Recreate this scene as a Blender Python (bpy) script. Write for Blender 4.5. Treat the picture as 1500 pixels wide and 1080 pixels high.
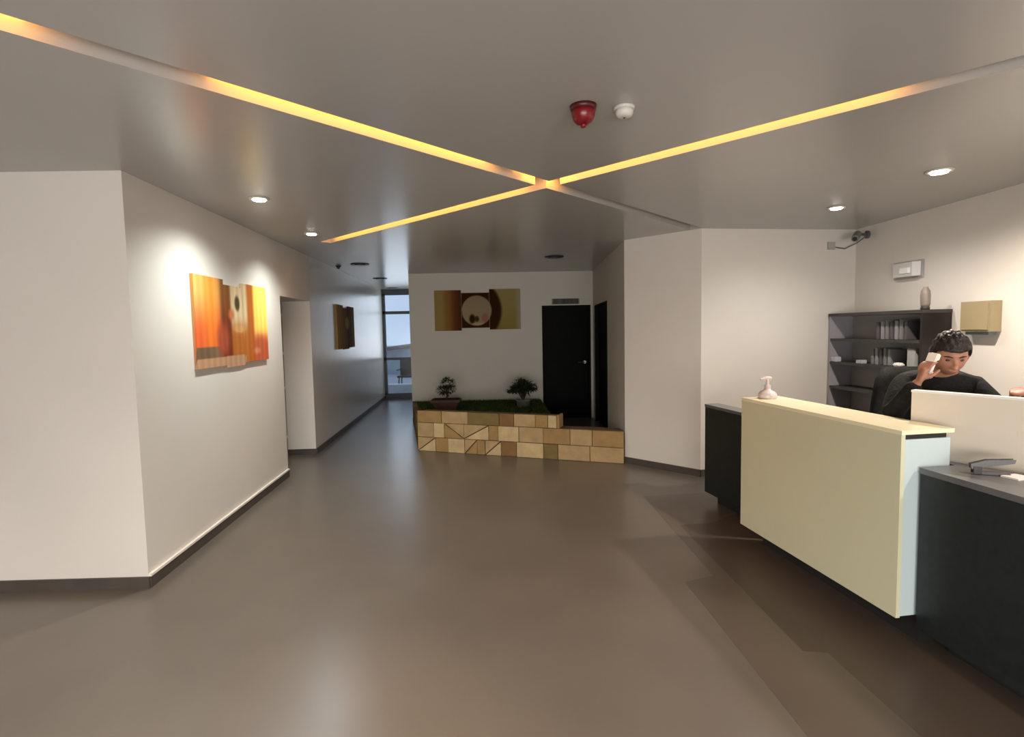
import bpy, bmesh, math, random
from mathutils import Vector, Matrix, Euler
random.seed(7)
PI = math.pi
C = bpy.context.scene.collection
for o in list(bpy.data.objects):
    bpy.data.objects.remove(o)
scn = bpy.context.scene

# ------------------------------------------------------------------ camera, world, light, exposure
cd = bpy.data.cameras.new('camera')
cam = bpy.data.objects.new('camera', cd); C.objects.link(cam)
cd.sensor_width = 36; cd.lens = 800/1500*36; cd.clip_start = .02; cd.clip_end = 200
PITCH, ROLL = .071, .019
fw = Vector((0, math.cos(PITCH), -math.sin(PITCH)))
up = Vector((0, math.sin(PITCH), math.cos(PITCH)))
rt = Vector((1, 0, 0))
right = rt*math.cos(ROLL) - up*math.sin(ROLL)
up2 = up*math.cos(ROLL) + rt*math.sin(ROLL)
M = Matrix((right, up2, -fw)).transposed().to_4x4()
cam.matrix_world = Matrix.Translation((0, 0, 1.6)) @ M
scn.camera = cam
scn.view_settings.view_transform = 'Standard'
scn.view_settings.look = 'None'
scn.view_settings.exposure = .66
scn.view_settings.gamma = 1
scn.view_settings.use_curve_mapping = False

w = bpy.data.worlds.new('overcast'); scn.world = w; w.use_nodes = True
bg = w.node_tree.nodes['Background']
bg.inputs[0].default_value = (.60, .74, .95, 1); bg.inputs[1].default_value = .58

def area(name, loc, rot, sx, sy, power, col):
    l = bpy.data.lights.new(name, 'AREA'); l.shape = 'RECTANGLE'; l.size = sx; l.size_y = sy
    l.energy = power; l.color = col
    o = bpy.data.objects.new(name, l); C.objects.link(o); o.location = loc; o.rotation_euler = rot
    return o
# daylight through the glass entrance behind the camera and through the corridor's end window
area('entrance_daylight', (.2, -2.95, .95), (math.radians(60), 0, 0), 5.0, 1.6, 215, (1, .94, .88))
area('corridor_daylight', (-2.45, 13.0, 1.72), (math.radians(-90), 0, 0), 1.0, 1.45, 5, (.80, .90, 1))

# added fill spots at ceiling height, behind and beside the camera, outside the frame
def spot(name, x, y, power, col, size=2.6, z=2.57):
    l = bpy.data.lights.new(name, 'SPOT'); l.energy = power; l.color = col; l.spot_size = size; l.spot_blend = 1; l.shadow_soft_size = .12
    o = bpy.data.objects.new(name, l); C.objects.link(o); o.location = (x, y, z)
    return o
spot('offstage_fill', -4.3, 1.8, 190, (1, .90, .84), 1.7)
spot('offstage_fill', -1.0, 1.5, 175, (1, .95, .90), 2.3)
spot('offstage_fill', 3.1, 1.6, 150, (1, .84, .74), 2.9)
spot('offstage_fill', 2.1, -.2, 105, (1, .84, .68))
spot('offstage_fill', -.8, -.6, 80, (1, .90, .80))

# ------------------------------------------------------------------ materials
def mat(name, col, rough=.6, spec=.5, metal=0, noise=0, nscale=6, bump=0, bscale=40, emit=None, es=0, coat=0, trans=0, stretch=None, alt=None):
    m = bpy.data.materials.new(name); m.use_nodes = True
    nt = m.node_tree; b = nt.nodes['Principled BSDF']
    b.inputs['Base Color'].default_value = (*col, 1)
    b.inputs['Roughness'].default_value = rough
    b.inputs['Specular IOR Level'].default_value = spec
    b.inputs['Metallic'].default_value = metal
    b.inputs['Coat Weight'].default_value = coat
    b.inputs['Transmission Weight'].default_value = trans
    if emit:
        b.inputs['Emission Color'].default_value = (*emit, 1); b.inputs['Emission Strength'].default_value = es
    if noise or bump:
        tc = nt.nodes.new('ShaderNodeTexCoord'); mp = nt.nodes.new('ShaderNodeMapping')
        nt.links.new(tc.outputs['Object'], mp.inputs[0])
        if stretch: mp.inputs['Scale'].default_value = stretch
    if noise:
        n = nt.nodes.new('ShaderNodeTexNoise'); n.inputs['Scale'].default_value = nscale; n.inputs['Detail'].default_value = 5
        nt.links.new(mp.outputs[0], n.inputs['Vector'])
        r = nt.nodes.new('ShaderNodeMapRange'); r.inputs[1].default_value = .3; r.inputs[2].default_value = .7
        nt.links.new(n.outputs[0], r.inputs[0])
        mx = nt.nodes.new('ShaderNodeMix'); mx.data_type = 'RGBA'
        a2 = alt or tuple(c*(1-noise) for c in col)
        mx.inputs[6].default_value = (*col, 1); mx.inputs[7].default_value = (*a2, 1)
        nt.links.new(r.outputs[0], mx.inputs[0]); nt.links.new(mx.outputs[2], b.inputs['Base Color'])
    if bump:
        n2 = nt.nodes.new('ShaderNodeTexNoise'); n2.inputs['Scale'].default_value = bscale
        nt.links.new(mp.outputs[0], n2.inputs['Vector'])
        bp = nt.nodes.new('ShaderNodeBump'); bp.inputs['Strength'].default_value = bump; bp.inputs['Distance'].default_value = .01
        nt.links.new(n2.outputs[0], bp.inputs['Height']); nt.links.new(bp.outputs[0], b.inputs['Normal'])
    return m

WALL = mat('wall_paint', (.70, .66, .60), .55, .4, noise=.03, nscale=2, bump=.04, bscale=90)
CORR = mat('corridor_gloss_paint', (.62, .59, .53), .27, .4, noise=.03, nscale=2, bump=.05, bscale=14)
BACKW = mat('back_wall_paint', (.60, .57, .50), .6, .3, noise=.03, nscale=2)
CEIL = mat('ceiling_satin_paint', (.42, .405, .385), .24, .5, noise=.03, nscale=1.5)
FLOOR = mat('floor_vinyl', (.135, .114, .091), .30, .6, noise=1, nscale=1.3, alt=(.108, .092, .075), bump=.10, bscale=5)
FLOORDARK = mat('floor_dark_tone', (.085, .066, .050), .38, .4, noise=1, nscale=1.6, alt=(.068, .052, .040), bump=.08, bscale=5)
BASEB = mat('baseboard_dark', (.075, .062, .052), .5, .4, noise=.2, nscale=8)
FLOORMID = mat('floor_mid_tone', (.110, .089, .069), .34, .5, noise=1, nscale=1.4, alt=(.090, .072, .056), bump=.08, bscale=5)
LIP_HIGHLIGHT = mat('baseboard_lip_highlight', (.82, .76, .68), .4, .5, noise=.05)  # pale colour stands for light caught along the baseboard's top edge
BLACK = mat('black_door', (.004, .004, .004), .6, .08, noise=.3, nscale=12)
DARKALU = mat('dark_aluminium', (.07, .08, .09), .4, .5, metal=.3, noise=.1)
GLASS = mat('pane_glass', (.9, .95, 1), .03, .5, trans=1, noise=.01)
CHROME = mat('brushed_steel', (.6, .6, .58), .3, .5, metal=1, noise=.1, nscale=30)
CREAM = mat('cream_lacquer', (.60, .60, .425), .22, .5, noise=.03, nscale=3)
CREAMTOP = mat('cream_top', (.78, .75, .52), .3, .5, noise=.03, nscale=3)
WHITELAM = mat('white_laminate', (.50, .60, .61), .3, .5, noise=.03, nscale=3)
PANELW = mat('screen_laminate', (.72, .66, .56), .3, .5, noise=.03, nscale=3)
CHAR = mat('charcoal_laminate', (.012, .018, .020), .38, .45, noise=.4, nscale=25)
SLATE = mat('slate_top', (.13, .135, .14), .28, .5, noise=.2, nscale=15)
SHELFD = mat('shelf_dark', (.045, .042, .038), .5, .4, noise=.2, nscale=10)
SHELFB = mat('shelf_back', (.30, .29, .275), .5, .4, noise=.1, nscale=4)
SHELFE = mat('shelf_edge', (.33, .31, .33), .5, .4, noise=.1, nscale=4)
WPLAST = mat('white_plastic', (.62, .60, .55), .4, .5, noise=.04)
BEIGEP = mat('beige_plastic', (.31, .25, .145), .5, .4, noise=.06)
REDP = mat('red_plastic', (.20, .006, .010), .3, .5, noise=.1)
DARKP = mat('dark_plastic', (.02, .02, .02), .4, .5, noise=.2)
GREYP = mat('grey_plastic', (.10, .10, .10), .35, .5, noise=.2)
PAPER = mat('paper_white', (.8, .8, .76), .8, .2, noise=.03)
SKIN = mat('skin', (.36, .17, .11), .5, .4, noise=.12, nscale=20)
HAIR = mat('hair_dark', (.016, .010, .008), .5, .4, noise=.4, nscale=60, bump=.6, bscale=120)
CLOTH = mat('black_jacket', (.011, .012, .011), .8, .2, noise=.3, nscale=30, bump=.4, bscale=60)
TROUS = mat('dark_trousers', (.02, .022, .03), .85, .2, noise=.3, nscale=30)
TERRA = mat('brown_clay', (.085, .045, .025), .7, .3, noise=.3, nscale=10)
POTW = mat('pale_ceramic', (.22, .21, .18), .4, .5, noise=.1)
LEAFD = mat('dark_leaf', (.018, .028, .010), .5, .4, noise=.5, nscale=10)
LEAFG = mat('green_leaf', (.028, .045, .012), .5, .4, noise=.5, nscale=10)
BARK = mat('bark', (.06, .04, .025), .8, .2, noise=.4, nscale=30, bump=.5)
SOIL = mat('soil', (.03, .022, .014), .9, .1, noise=.4, nscale=20)
GRASS = mat('grass_blade', (.07, .12, .02), .7, .2, noise=.5, nscale=8)
MORTAR = mat('mortar', (.16, .11, .06), .9, .1, noise=.3, nscale=20, bump=.4)
STONES = [mat('sandstone_'+n, c, .75, .25, noise=.22, nscale=9, bump=.5, bscale=25) for n, c in
          (('light', (.56, .42, .22)), ('tan', (.43, .30, .145)), ('ochre', (.34, .215, .085)), ('brown', (.23, .125, .048)), ('olive', (.19, .135, .045)))]
LEDOFF = mat('led_profile', (.7, .68, .62), .5, .4, noise=.02)
LED = mat('led_diffuser_lit', (.9, .7, .4), .5, .3, emit=(1, .40, .05), es=15, noise=.01)
LAMPON = mat('lamp_lens_lit', (1, 1, 1), .4, .3, emit=(1, .96, .92), es=16, noise=.01)
LAMPWARM = mat('lamp_lens_warm', (1, 1, 1), .4, .3, emit=(1, .78, .58), es=16, noise=.01)

# ------------------------------------------------------------------ mesh helpers
def obj(name, bm, m, parent=None, smooth=False, kind=None, bevel=0):
    me = bpy.data.meshes.new(name)
    if bevel:
        bmesh.ops.bevel(bm, geom=[e for e in bm.edges if e.is_manifold and e.calc_face_angle(0) > .5], offset=bevel, segments=2, affect='EDGES', clamp_overlap=True)
    bmesh.ops.recalc_face_normals(bm, faces=bm.faces)
    bm.to_mesh(me); bm.free()
    if smooth:
        for p in me.polygons: p.use_smooth = True
    if isinstance(m, (list, tuple)):
        for x in m: me.materials.append(x)
    else: me.materials.append(m)
    o = bpy.data.objects.new(name, me); C.objects.link(o)
    if parent:
        o.parent = parent; o.matrix_parent_inverse = parent.matrix_world.inverted()
    if kind: o['kind'] = kind
    return o
def struct(name, bm, m, parent=None, **k):
    return obj(name, bm, m, parent, kind=None if parent else 'structure', **k)
def tag(o, label, cat, group=None):
    o['label'] = label; o['category'] = cat
    if group: o['group'] = group
    return o
def thing(name, label, cat, loc=(0, 0, 0), group=None, rz=0):
    o = bpy.data.objects.new(name, None); C.objects.link(o); o.empty_display_size = .1
    o.location = loc; o.rotation_euler = (0, 0, rz)
    o.matrix_world = Matrix.Translation(loc) @ Matrix.Rotation(rz, 4, 'Z')
    return tag(o, label, cat, group)
def prism(bm, pts, z0, z1):
    """vertical prism on a plan polygon"""
    a = [bm.verts.new((x, y, z0)) for x, y in pts]; b = [bm.verts.new((x, y, z1)) for x, y in pts]
    n = len(pts)
    bm.faces.new(a[::-1]); bm.faces.new(b)
    for i in range(n): bm.faces.new((a[i], a[(i+1) % n], b[(i+1) % n], b[i]))
    return bm
def P(pts, z0, z1): return prism(bmesh.new(), pts, z0, z1)
def seg(p, q, t, off=0):
    """plan rectangle along p->q; thickness t to the left of the direction (negative: right), shifted off"""
    p, q = Vector(p), Vector(q); d = (q-p).normalized(); n = Vector((-d.y, d.x))
    a, b = p+n*off, q+n*off
    return [tuple(a), tuple(b), tuple(b+n*t), tuple(a+n*t)]
def box(bm, c, s, rz=0):
    r = bmesh.ops.create_cube(bm, size=1, matrix=Matrix.Translation(c) @ Matrix.Rotation(rz, 4, 'Z') @ Matrix.Diagonal((*s, 1)))
    return bm
def B(c, s, rz=0): return box(bmesh.new(), c, s, rz)
def lathe(bm, prof, c=(0, 0, 0), n=24, mx=None):
    rings = []
    for r, z in prof:
        rings.append([bm.verts.new(Vector(c)+Vector((r*math.cos(2*PI*i/n), r*math.sin(2*PI*i/n), z))) for i in range(n)])
    for a, b in zip(rings, rings[1:]):
        for i in range(n): bm.faces.new((a[i], a[(i+1) % n], b[(i+1) % n], b[i]))
    bm.faces.new(rings[0][::-1]); bm.faces.new(rings[-1])
    if mx: bmesh.ops.transform(bm, matrix=mx, verts=sum(rings, []))
    return bm
def Lt(prof, c=(0, 0, 0), n=24, mx=None): return lathe(bmesh.new(), prof, c, n, mx)
def tube(bm, pts, r, n=8):
    pts = [Vector(p) for p in pts]; rs = r if isinstance(r, (list, tuple)) else [r]*len(pts)
    rings = []
    for i, p in enumerate(pts):
        d = (pts[min(i+1, len(pts)-1)]-pts[max(i-1, 0)]).normalized()
        a = d.orthogonal().normalized() if abs(d.z) > .99 else d.cross(Vector((0, 0, 1))).normalized(); b = d.cross(a)
        rings.append([bm.verts.new(p+(a*math.cos(2*PI*k/n)+b*math.sin(2*PI*k/n))*rs[i]) for k in range(n)])
    for a, b in zip(rings, rings[1:]):
        for i in range(n): bm.faces.new((a[i], a[(i+1) % n], b[(i+1) % n], b[i]))
    bm.faces.new(rings[0][::-1]); bm.faces.new(rings[-1])
    return bm
def lerp(p, q, t): return (p[0]+(q[0]-p[0])*t, p[1]+(q[1]-p[1])*t)
def walls_with_opening(p, q, t, H, holes, base=0):
    """wall p->q of thickness t with rectangular openings (s0, s1, z0, z1) measured along it"""
    bm = bmesh.new(); L = (Vector(q)-Vector(p)).length
    at = lambda s: lerp(p, q, s/L)
    s = 0
    for s0, s1, z0, z1 in sorted(holes):
        prism(bm, seg(at(s), at(s0), t), base, H)
        if z0 > base: prism(bm, seg(at(s0), at(s1), t), base, z0)
        if z1 < H: prism(bm, seg(at(s0), at(s1), t), z1, H)
        s = s1
    prism(bm, seg(at(s), at(L), t), base, H)
    return bm
def bake(o):
    """apply modifiers without bpy.ops"""
    dg = bpy.context.evaluated_depsgraph_get(); dg.update()
    me = bpy.data.meshes.new_from_object(o.evaluated_get(dg))
    o.modifiers.clear(); o.data = me
    return o

H = 2.605
# ------------------------------------------------------------------ plan of the room
LWX = lambda y: -2.34-.074*(y-3.38)
P1 = (-2.34, 3.38); P4 = (LWX(13.1), 13.1)
D0, D1 = (LWX(6.05), 6.05), (LWX(7.16), 7.16)         # doorway in the left wall
P0 = (-6.4, 3.30); P1b = (LWX(3.46), 3.46)
BK0, BK1 = (-1.775, 9.6), (1.45, 9.7)
CL, CR = (1.32, 6.38), (1.985, 5.72)
COR = (3.74, 5.97)
RB = (3.98, -3.0)

# floor and ceiling
fl = struct('floor', P([(-6.6, -3.2), (4.6, -3.2), (4.6, 13.4), (-6.6, 13.4)], -.1, 0), FLOOR)
ce = struct('ceiling', P([(-6.6, -3.2), (4.6, -3.2), (4.6, 13.4), (-6.6, 13.4)], H, H+.10), CEIL)
struct('ceiling_upper', P([(-6.6, -3.2), (4.6, -3.2), (4.6, 13.4), (-6.6, 13.4)], H+.10, H+.14), CEIL)
# light slots cut through the ceiling board
A0, A1 = Vector((-3.40, -.19)), Vector((1.93, 5.735))
B0, B1 = Vector((-2.04, 6.14)), Vector((3.55, .705))
SW = .125
def slot_rect(a, b, wd):
    d = (b-a).normalized(); n = Vector((-d.y, d.x))*wd/2
    return [tuple(a-n), tuple(b-n), tuple(b+n), tuple(a+n)]
for k, (a, b) in enumerate(((A0, A1), (B0, B1))):
    c = obj('cutter', P(slot_rect(a, b, SW), H-.05, H+.2), CEIL)
    md = ce.modifiers.new('cut', 'BOOLEAN'); md.operation = 'DIFFERENCE'; md.solver = 'EXACT'
    # the board keeps its top skin: the upper sheet closes the slot
    md.object = c
    bake(ce)
    bpy.data.objects.remove(c)

# left side
struct('wall_front_left', P([P1, P1b, (-6.4, 3.48), P0], 0, H), WALL)
def plen(a, b): return (Vector(a)-Vector(b)).length
struct('wall_left', walls_with_opening(P1b, (LWX(7.165), 7.165), .36, H, [(plen(P1b, D0), plen(P1b, D1), 0, 2.02)]), WALL)
struct('wall_corridor', P(seg((LWX(7.165), 7.165), P4, .36), 0, H), CORR)
struct('wall_side_room', P([(-4.4, 3.6), (-4.3, 3.6), (-4.3, 13), (-4.4, 13)], 0, H), WALL)
struct('wall_side_room_end', P([(-4.3, 8.2), (LWX(8.2)-.2, 8.2), (LWX(8.2)-.2, 8.3), (-4.3, 8.3)], 0, H), WALL)
# back block and door niche
n_ = plen(BK0, BK1); u0, u1 = plen(BK0, (.545, 9.672)), plen(BK0, (1.405, 9.699))
struct('wall_back', walls_with_opening(BK0, BK1, .15, H, [(u0, u1, 0, 2.0)]), BACKW)
struct('wall_corridor_right', P(seg(BK0, (-2.0, 13.1), -.15), 0, H), BACKW)
SD0, SD1 = (1.437, 9.36), (1.378, 7.86)
struct('wall_niche', walls_with_opening(BK1, CL, .15, H, [(plen(BK1, SD0), plen(BK1, SD1), 0, 1.98)]), BACKW)
struct('wall_column', P([CL, CR, (2.2, 5.9), (1.5, 6.6)], 0, H), WALL)
struct('wall_reception', P(seg(CR, COR, .15), 0, H), WALL)
struct('wall_right', P(seg(COR, RB, .15), 0, H), WALL)
struct('wall_far_left', P([(-6.5, -3), (-6.4, -3), (-6.4, 3.4), (-6.5, 3.4)], 0, H), WALL)
struct('wall_entrance', walls_with_opening((-6.5, -3.05), (4.1, -3.05), -.12, H, [(3.0, 8.8, .05, 2.3)]), WALL)
# baseboards
def base(name, p, q, side, lip=False, h=.075):
    o = struct(name, P(seg(p, q, .014*side), 0, h), BASEB)
    if lip:  # pale strip standing for light caught along the top edge
        struct('lip', P(seg(p, q, .018*side), h, h+.016), LIP_HIGHLIGHT, parent=o)
    return o
base('baseboard_left', P1, D0, -1, True)
base('baseboard_front_left', (P1[0]+.01, P1[1]-.0), P0, 1)
base('baseboard_corridor', D1, P4, -1)
struct('baseboard_jamb', P(seg(D1, (D1[0]-.36, D1[1]-.027), -.014*-1), 0, .075), BASEB)
base('baseboard_column', CL, CR, -1)
base('baseboard_reception', CR, COR, -1)
base('baseboard_right', COR, (3.9, 0), -1)
base('baseboard_back', BK0, (.5, 9.67), -1)

# two darker stepped tones laid on the floor beside the desk
zone = struct('floor_mid_zone', P([(1.16, 1.2), (1.08, 2.95), (1.06, 3.32), (1.27, 3.40), (1.225, 5.08), (1.80, 5.15), (2.6, 5.2), (3.0, 1.2)], .0, .0012), FLOORMID)
struct('floor_dark_zone', P([(1.62, 1.2), (1.51, 2.55), (1.40, 2.57), (1.33, 4.3), (1.62, 4.35), (2.6, 5.1), (3.0, 1.2)], .0012, .002), FLOORDARK, parent=zone)

# doors
def black_door(name, p, q, h, hn=True, side=-1):
    L = plen(p, q)
    d = struct(name, P(seg(lerp(p, q, .02), lerp(p, q, .98), .04, .05), 0, h-.012), BLACK)
    bm = bmesh.new()
    prism(bm, seg(p, lerp(p, q, .045/L), .17, -.01), 0, h); prism(bm, seg(lerp(p, q, 1-.045/L), q, .17, -.01), 0, h)
    prism(bm, seg(p, q, .17, -.003), h-.012, h+.012)
    struct('door_frame', bm, BLACK, parent=d)
    for a, b, z0, z1 in ((.14, .86, .2, .95), (.14, .86, 1.1, 1.85)):
        fr = bmesh.new()
        prism(fr, seg(lerp(p, q, a), lerp(p, q, b), .008, .044), z0, z1)
        struct('door_panel', fr, BLACK, parent=d, bevel=.003)
    if hn:
        hx = lerp(p, q, .88); dd = (Vector(q)-Vector(p)).normalized(); nn = Vector((dd.y, -dd.x))
        a = Vector((*hx, 1.0))+Vector((*(nn*-.045), 0)); b = a+Vector((*(nn*.06), 0)); c = b-Vector((*(dd*.12), 0))
        hd = tube(bmesh.new(), [a, b, c], .009)
        tube(hd, [a, a+Vector((*(nn*.012), 0))], .026, 14)
        struct('door_handle', hd, CHROME, parent=d)
    return d
black_door('door_1', (.545, 9.672), (1.405, 9.699), 2.0)
black_door('door_2', SD0, SD1, 1.98, hn=False)
sg = thing('door_sign', 'small dark sign plate on the wall above the black door', 'sign', (.96, 9.66, 2.03))
obj('plate', P(seg((.74, 9.668), (1.19, 9.682), -.01), 2.035, 2.125), mat('sign_plate_dark', (.11, .10, .085), .6, .2, noise=.5, nscale=14, stretch=(1, 1, .1)), sg)
obj('plate_rim', P(seg((.72, 9.672), (1.21, 9.687), -.008), 2.03, 2.13), mat('sign_plate_rim', (.27, .25, .22), .6, .2, noise=.1), sg)

# aluminium frame and glass leaf in the side doorway
fr = bmesh.new()
jx = D1[0]-.36
box(fr, (jx-.03, D1[1]-.03, 1.0), (.06, .06, 2.0)); box(fr, (D0[0]-.38, D0[1]+.02, 1.0), (.05, .05, 2.0))
dr = struct('door_3', fr, mat('grey_green_frame', (.20, .22, .19), .4, .5, noise=.1))
struct('glass_panel', P([(jx-.06, D1[1]-.03), (jx-.80, D1[1]-.42), (jx-.80, D1[1]-.43), (jx-.06, D1[1]-.04)], .02, 1.98), GLASS, parent=dr)
for z in (.25, .9, 1.35, 1.85):
    struct('hinge', B((jx-.012, D1[1]-.065, z), (.05, .02, .035)), WPLAST, parent=dr)

# corridor end window
WY = 13.06; wx0, wx1 = P4[0]+.0, -1.98
wn = bmesh.new()
for x0, x1, z0, z1 in ((wx0, wx1, 0, .13), (wx0, wx1, 2.47, 2.605), (wx0, wx0+.07, .1, 2.5), (wx1-.06, wx1, .1, 2.5), (wx0, wx1, 2.02, 2.09), (wx0, wx1, .93, .99)):
    box(wn, ((x0+x1)/2, WY, (z0+z1)/2), (x1-x0, .07, z1-z0))
wo = struct('window_1', wn, DARKALU)
for z0, z1 in ((.13, .93), (.99, 2.02), (2.09, 2.47)):
    struct('pane', B(((wx0+wx1)/2, WY, (z0+z1)/2), (wx1-wx0-.12, .006, z1-z0)), GLASS, parent=wo)

# outside, beyond the window
tag(obj('terrace', P([(-12, 13.4), (8, 13.4), (8, 40), (-12, 40)], -.3, -.1), mat('terrace_concrete', (.35, .38, .42), .7, .3, noise=.2)), 'grey concrete terrace beyond the corridor window', 'ground')['kind'] = 'structure'
cb = tag(obj('terrace_curb', B((-2.6, 14.6, .05), (6, .25, .30)), mat('curb_white', (.75, .76, .76), .6, .3, noise=.1), bevel=.02), 'low white curb outside the corridor window', 'curb')
hs = thing('outbuilding', 'low pale building with a dark sloping roof outside the corridor window', 'building', (-4.2, 22, -.1))
obj('wall', B((-4.6, 23, .45), (7, 2, 1.1)), mat('outbuilding_wall', (.30, .38, .44), .7, .3, noise=.2, nscale=2), hs)
bm = bmesh.new(); v = [bm.verts.new(p) for p in ((-8.4, 21.8, .45), (-.8, 21.8, 1.35), (-.8, 24.3, 1.35), (-8.4, 24.3, .45), (-8.4, 21.8, .60), (-.8, 21.8, 1.50), (-.8, 24.3, 1.50), (-8.4, 24.3, .60))]
for f in ((0, 3, 2, 1), (4, 5, 6, 7), (0, 1, 5, 4), (1, 2, 6, 5), (2, 3, 7, 6), (3, 0, 4, 7)): bm.faces.new([v[i] for i in f])
obj('roof', bm, mat('outbuilding_roof', (.04, .045, .05), .7, .3, noise=.2), hs)
pc = thing('patio_chair', 'dark patio chair standing outside the corridor window', 'chair', (-3.0, 15.6, -.1))
obj('seat', B((-3.0, 15.6, .33), (.5, .5, .05)), DARKP, pc, bevel=.01)
obj('backrest', B((-3.02, 15.84, .60), (.46, .05, .5)), DARKP, pc, bevel=.015)
for sx in (-.22, .22):
    for sy in (-.22, .22):
        obj('leg', tube(bmesh.new(), [(-3.0+sx, 15.6+sy, -.1), (-3.0+sx*.9, 15.6+sy*.9, .32)], .018), DARKP, pc)
    obj('armrest', B((-3.0+sx*1.12, 15.62, .52), (.05, .46, .04)), DARKP, pc, bevel=.01)

# ------------------------------------------------------------------ ceiling lights
def led(name_label, a, b, segs, grp=None):
    d = (b-a).normalized()
    r = thing('led_strip', name_label, 'light', (a.x, a.y, H+.09))
    for s0, s1, lit in segs:
        p, q = a+d*s0, a+d*s1
        n = Vector((-d.y, d.x))
        obj('profile', P([tuple(p-n*.022), tuple(q-n*.022), tuple(q+n*.022), tuple(p+n*.022)], H+.090, H+.0995), LEDOFF, r)
        if lit:
            obj('diffuser', P([tuple(p-n*.016), tuple(q-n*.016), tuple(q+n*.016), tuple(p+n*.016)], H+.078, H+.090), LED, r)
def sA(x): return (x-A0.x)/((A1-A0).normalized().x)
def sB(x): return (x-B0.x)/((B1-B0).normalized().x)
led('orange glowing light strip recessed in the ceiling from upper left, going dark towards the column', A0, A1,
    [(0, sA(-1.55), 1), (sA(-1.55), sA(-1.16), 0), (sA(-1.16), sA(-.06), 1), (sA(.14), sA(.40), 1), (sA(.45), sA(1.9), 0)])
led('longer evenly lit orange ceiling strip running to the right side of the room', B0, B1,
    [(sB(-1.97), sB(.10), 1), (sB(.24), sB(1.72), 1), (sB(1.72), sB(3.4), 0)])

def downlight(x, y, lit, label, power=0, col=(1, .96, .92), size=2.2, grp=None, lens=None, r=.055):
    t = thing('downlight' if lit else 'unlit_downlight', label, 'ceiling light', (x, y, H), grp)
    obj('bezel', Lt([(r*.78, -.004), (r*1.25, -.012), (r*1.35, -.001), (r*.8, -.001)], (x, y, H)), WPLAST if lit else DARKP, t, smooth=True)
    obj('lens', Lt([(r*.80, -.016), (r*.80, -.004)], (x, y, H)), (lens or LAMPON) if lit else DARKP, t)
    if lit:
        l = bpy.data.lights.new('downlight_beam', 'SPOT'); l.energy = power; l.color = col; l.spot_size = size; l.spot_blend = .9; l.shadow_soft_size = .05
        o = bpy.data.objects.new('downlight_beam', l); C.objects.link(o); o.location = (x, y, H-.03); o.parent = t; o.matrix_parent_inverse = t.matrix_world.inverted()
DG = None
downlight(-1.85, 4.13, 1, 'lit white downlight near the left wall, the nearer one to the viewer', 76, (.95, 1, .97), 2.6)
downlight(-1.99, 5.58, 1, 'lit white downlight beside the left end of the orange strip', 66, (.95, 1, .97), 2.4)
downlight(2.84, 4.82, 1, 'lit white downlight in front of the security camera corner', 34, size=2.75)
downlight(2.88, 3.73, 1, 'lit warm pinkish downlight above the receptionist', 145, (1, .86, .74), 2.8, lens=LAMPWARM, r=.062)
downlight(-2.21, 8.13, 0, 'largest dark unlit disc lamp on the ceiling at the corridor mouth', r=.10)
downlight(-2.44, 10.33, 0, 'dark unlit disc lamp halfway down the corridor ceiling', r=.10)
downlight(-2.70, 12.6, 0, 'dark unlit disc lamp nearest the corridor end window', r=.10)
downlight(.62, 7.70, 0, 'dark unlit disc lamp on the ceiling in front of the black door', r=.10)
sn = thing('ceiling_sensor', 'tiny dark sensor on the ceiling beside the corridor wall', 'sensor', (-2.58, 8.3, H))
obj('base', Lt([(.035, -.012), (.045, -.001)], (-2.58, 8.3, H)), DARKP, sn)
obj('dome', Lt([(.008, -.045), (.022, -.035), (.028, -.012)], (-2.58, 8.3, H)), DARKP, sn, smooth=True)

# alarm siren and smoke detector
al = thing('fire_alarm', 'red round fire alarm sounder on the ceiling', 'alarm', (.345, 2.55, H))
obj('base', Lt([(.056, -.022), (.062, -.001)], (.345, 2.55, H)), mat('dark_red_base', (.07, .006, .008), .4, .5, noise=.1), al, smooth=True)
obj('housing', Lt([(.015, -.082), (.032, -.078), (.045, -.064), (.052, -.045), (.055, -.022)], (.345, 2.55, H)), REDP, al, smooth=True)
obj('beacon', Lt([(.004, -.098), (.013, -.094), (.016, -.080)], (.345, 2.55, H)), REDP, al, smooth=True)
sm = thing('smoke_detector', 'white round smoke detector on the ceiling beside the red alarm', 'smoke detector', (.535, 2.57, H))
obj('base', Lt([(.046, -.014), (.048, -.001)], (.535, 2.57, H)), WPLAST, sm, smooth=True)
obj('chamber', Lt([(.018, -.048), (.034, -.044), (.041, -.030), (.041, -.014)], (.535, 2.57, H)), WPLAST, sm, smooth=True)
obj('indicator', Lt([(.004, -.052), (.006, -.047)], (.535, 2.57, H)), DARKP, sm)

# ------------------------------------------------------------------ planter of stone blocks
F0, F1 = Vector((-1.282, 7.268)), Vector((1.303, 6.318))
fd = (F1-F0).normalized(); fn = Vector((-fd.y, fd.x))      # fn points away from the viewer
FLn = (F1-F0).length
S1 = Vector((-1.765, 9.58))
pl = thing('stone_planter', 'stepped planter wall of tan sandstone blocks in front of the back wall', 'planter', (0, 6.85, 0))
bm = bmesh.new()
UX = 1.93
pt = lambda u, v: tuple(F0+fd*u+fn*v)
prism(bm, [pt(.03, .03), pt(FLn-.02, .03), pt(FLn-.10, .26), pt(.03, .26)], 0, .375)
prism(bm, [pt(.03, .03), pt(UX, .03), pt(UX, .20), pt(.03, .20)], .375, .53)
prism(bm, [(F0.x+.03, F0.y+.1), (F0.x+.2, F0.y+.1), (S1.x+.2, S1.y), (S1.x+.03, S1.y)], 0, .36)
prism(bm, [pt(UX-.2, .2), pt(UX, .2), (.50, 9.58), (.32, 9.58)], 0, .355)
obj('core', bm, MORTAR, pl)
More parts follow.
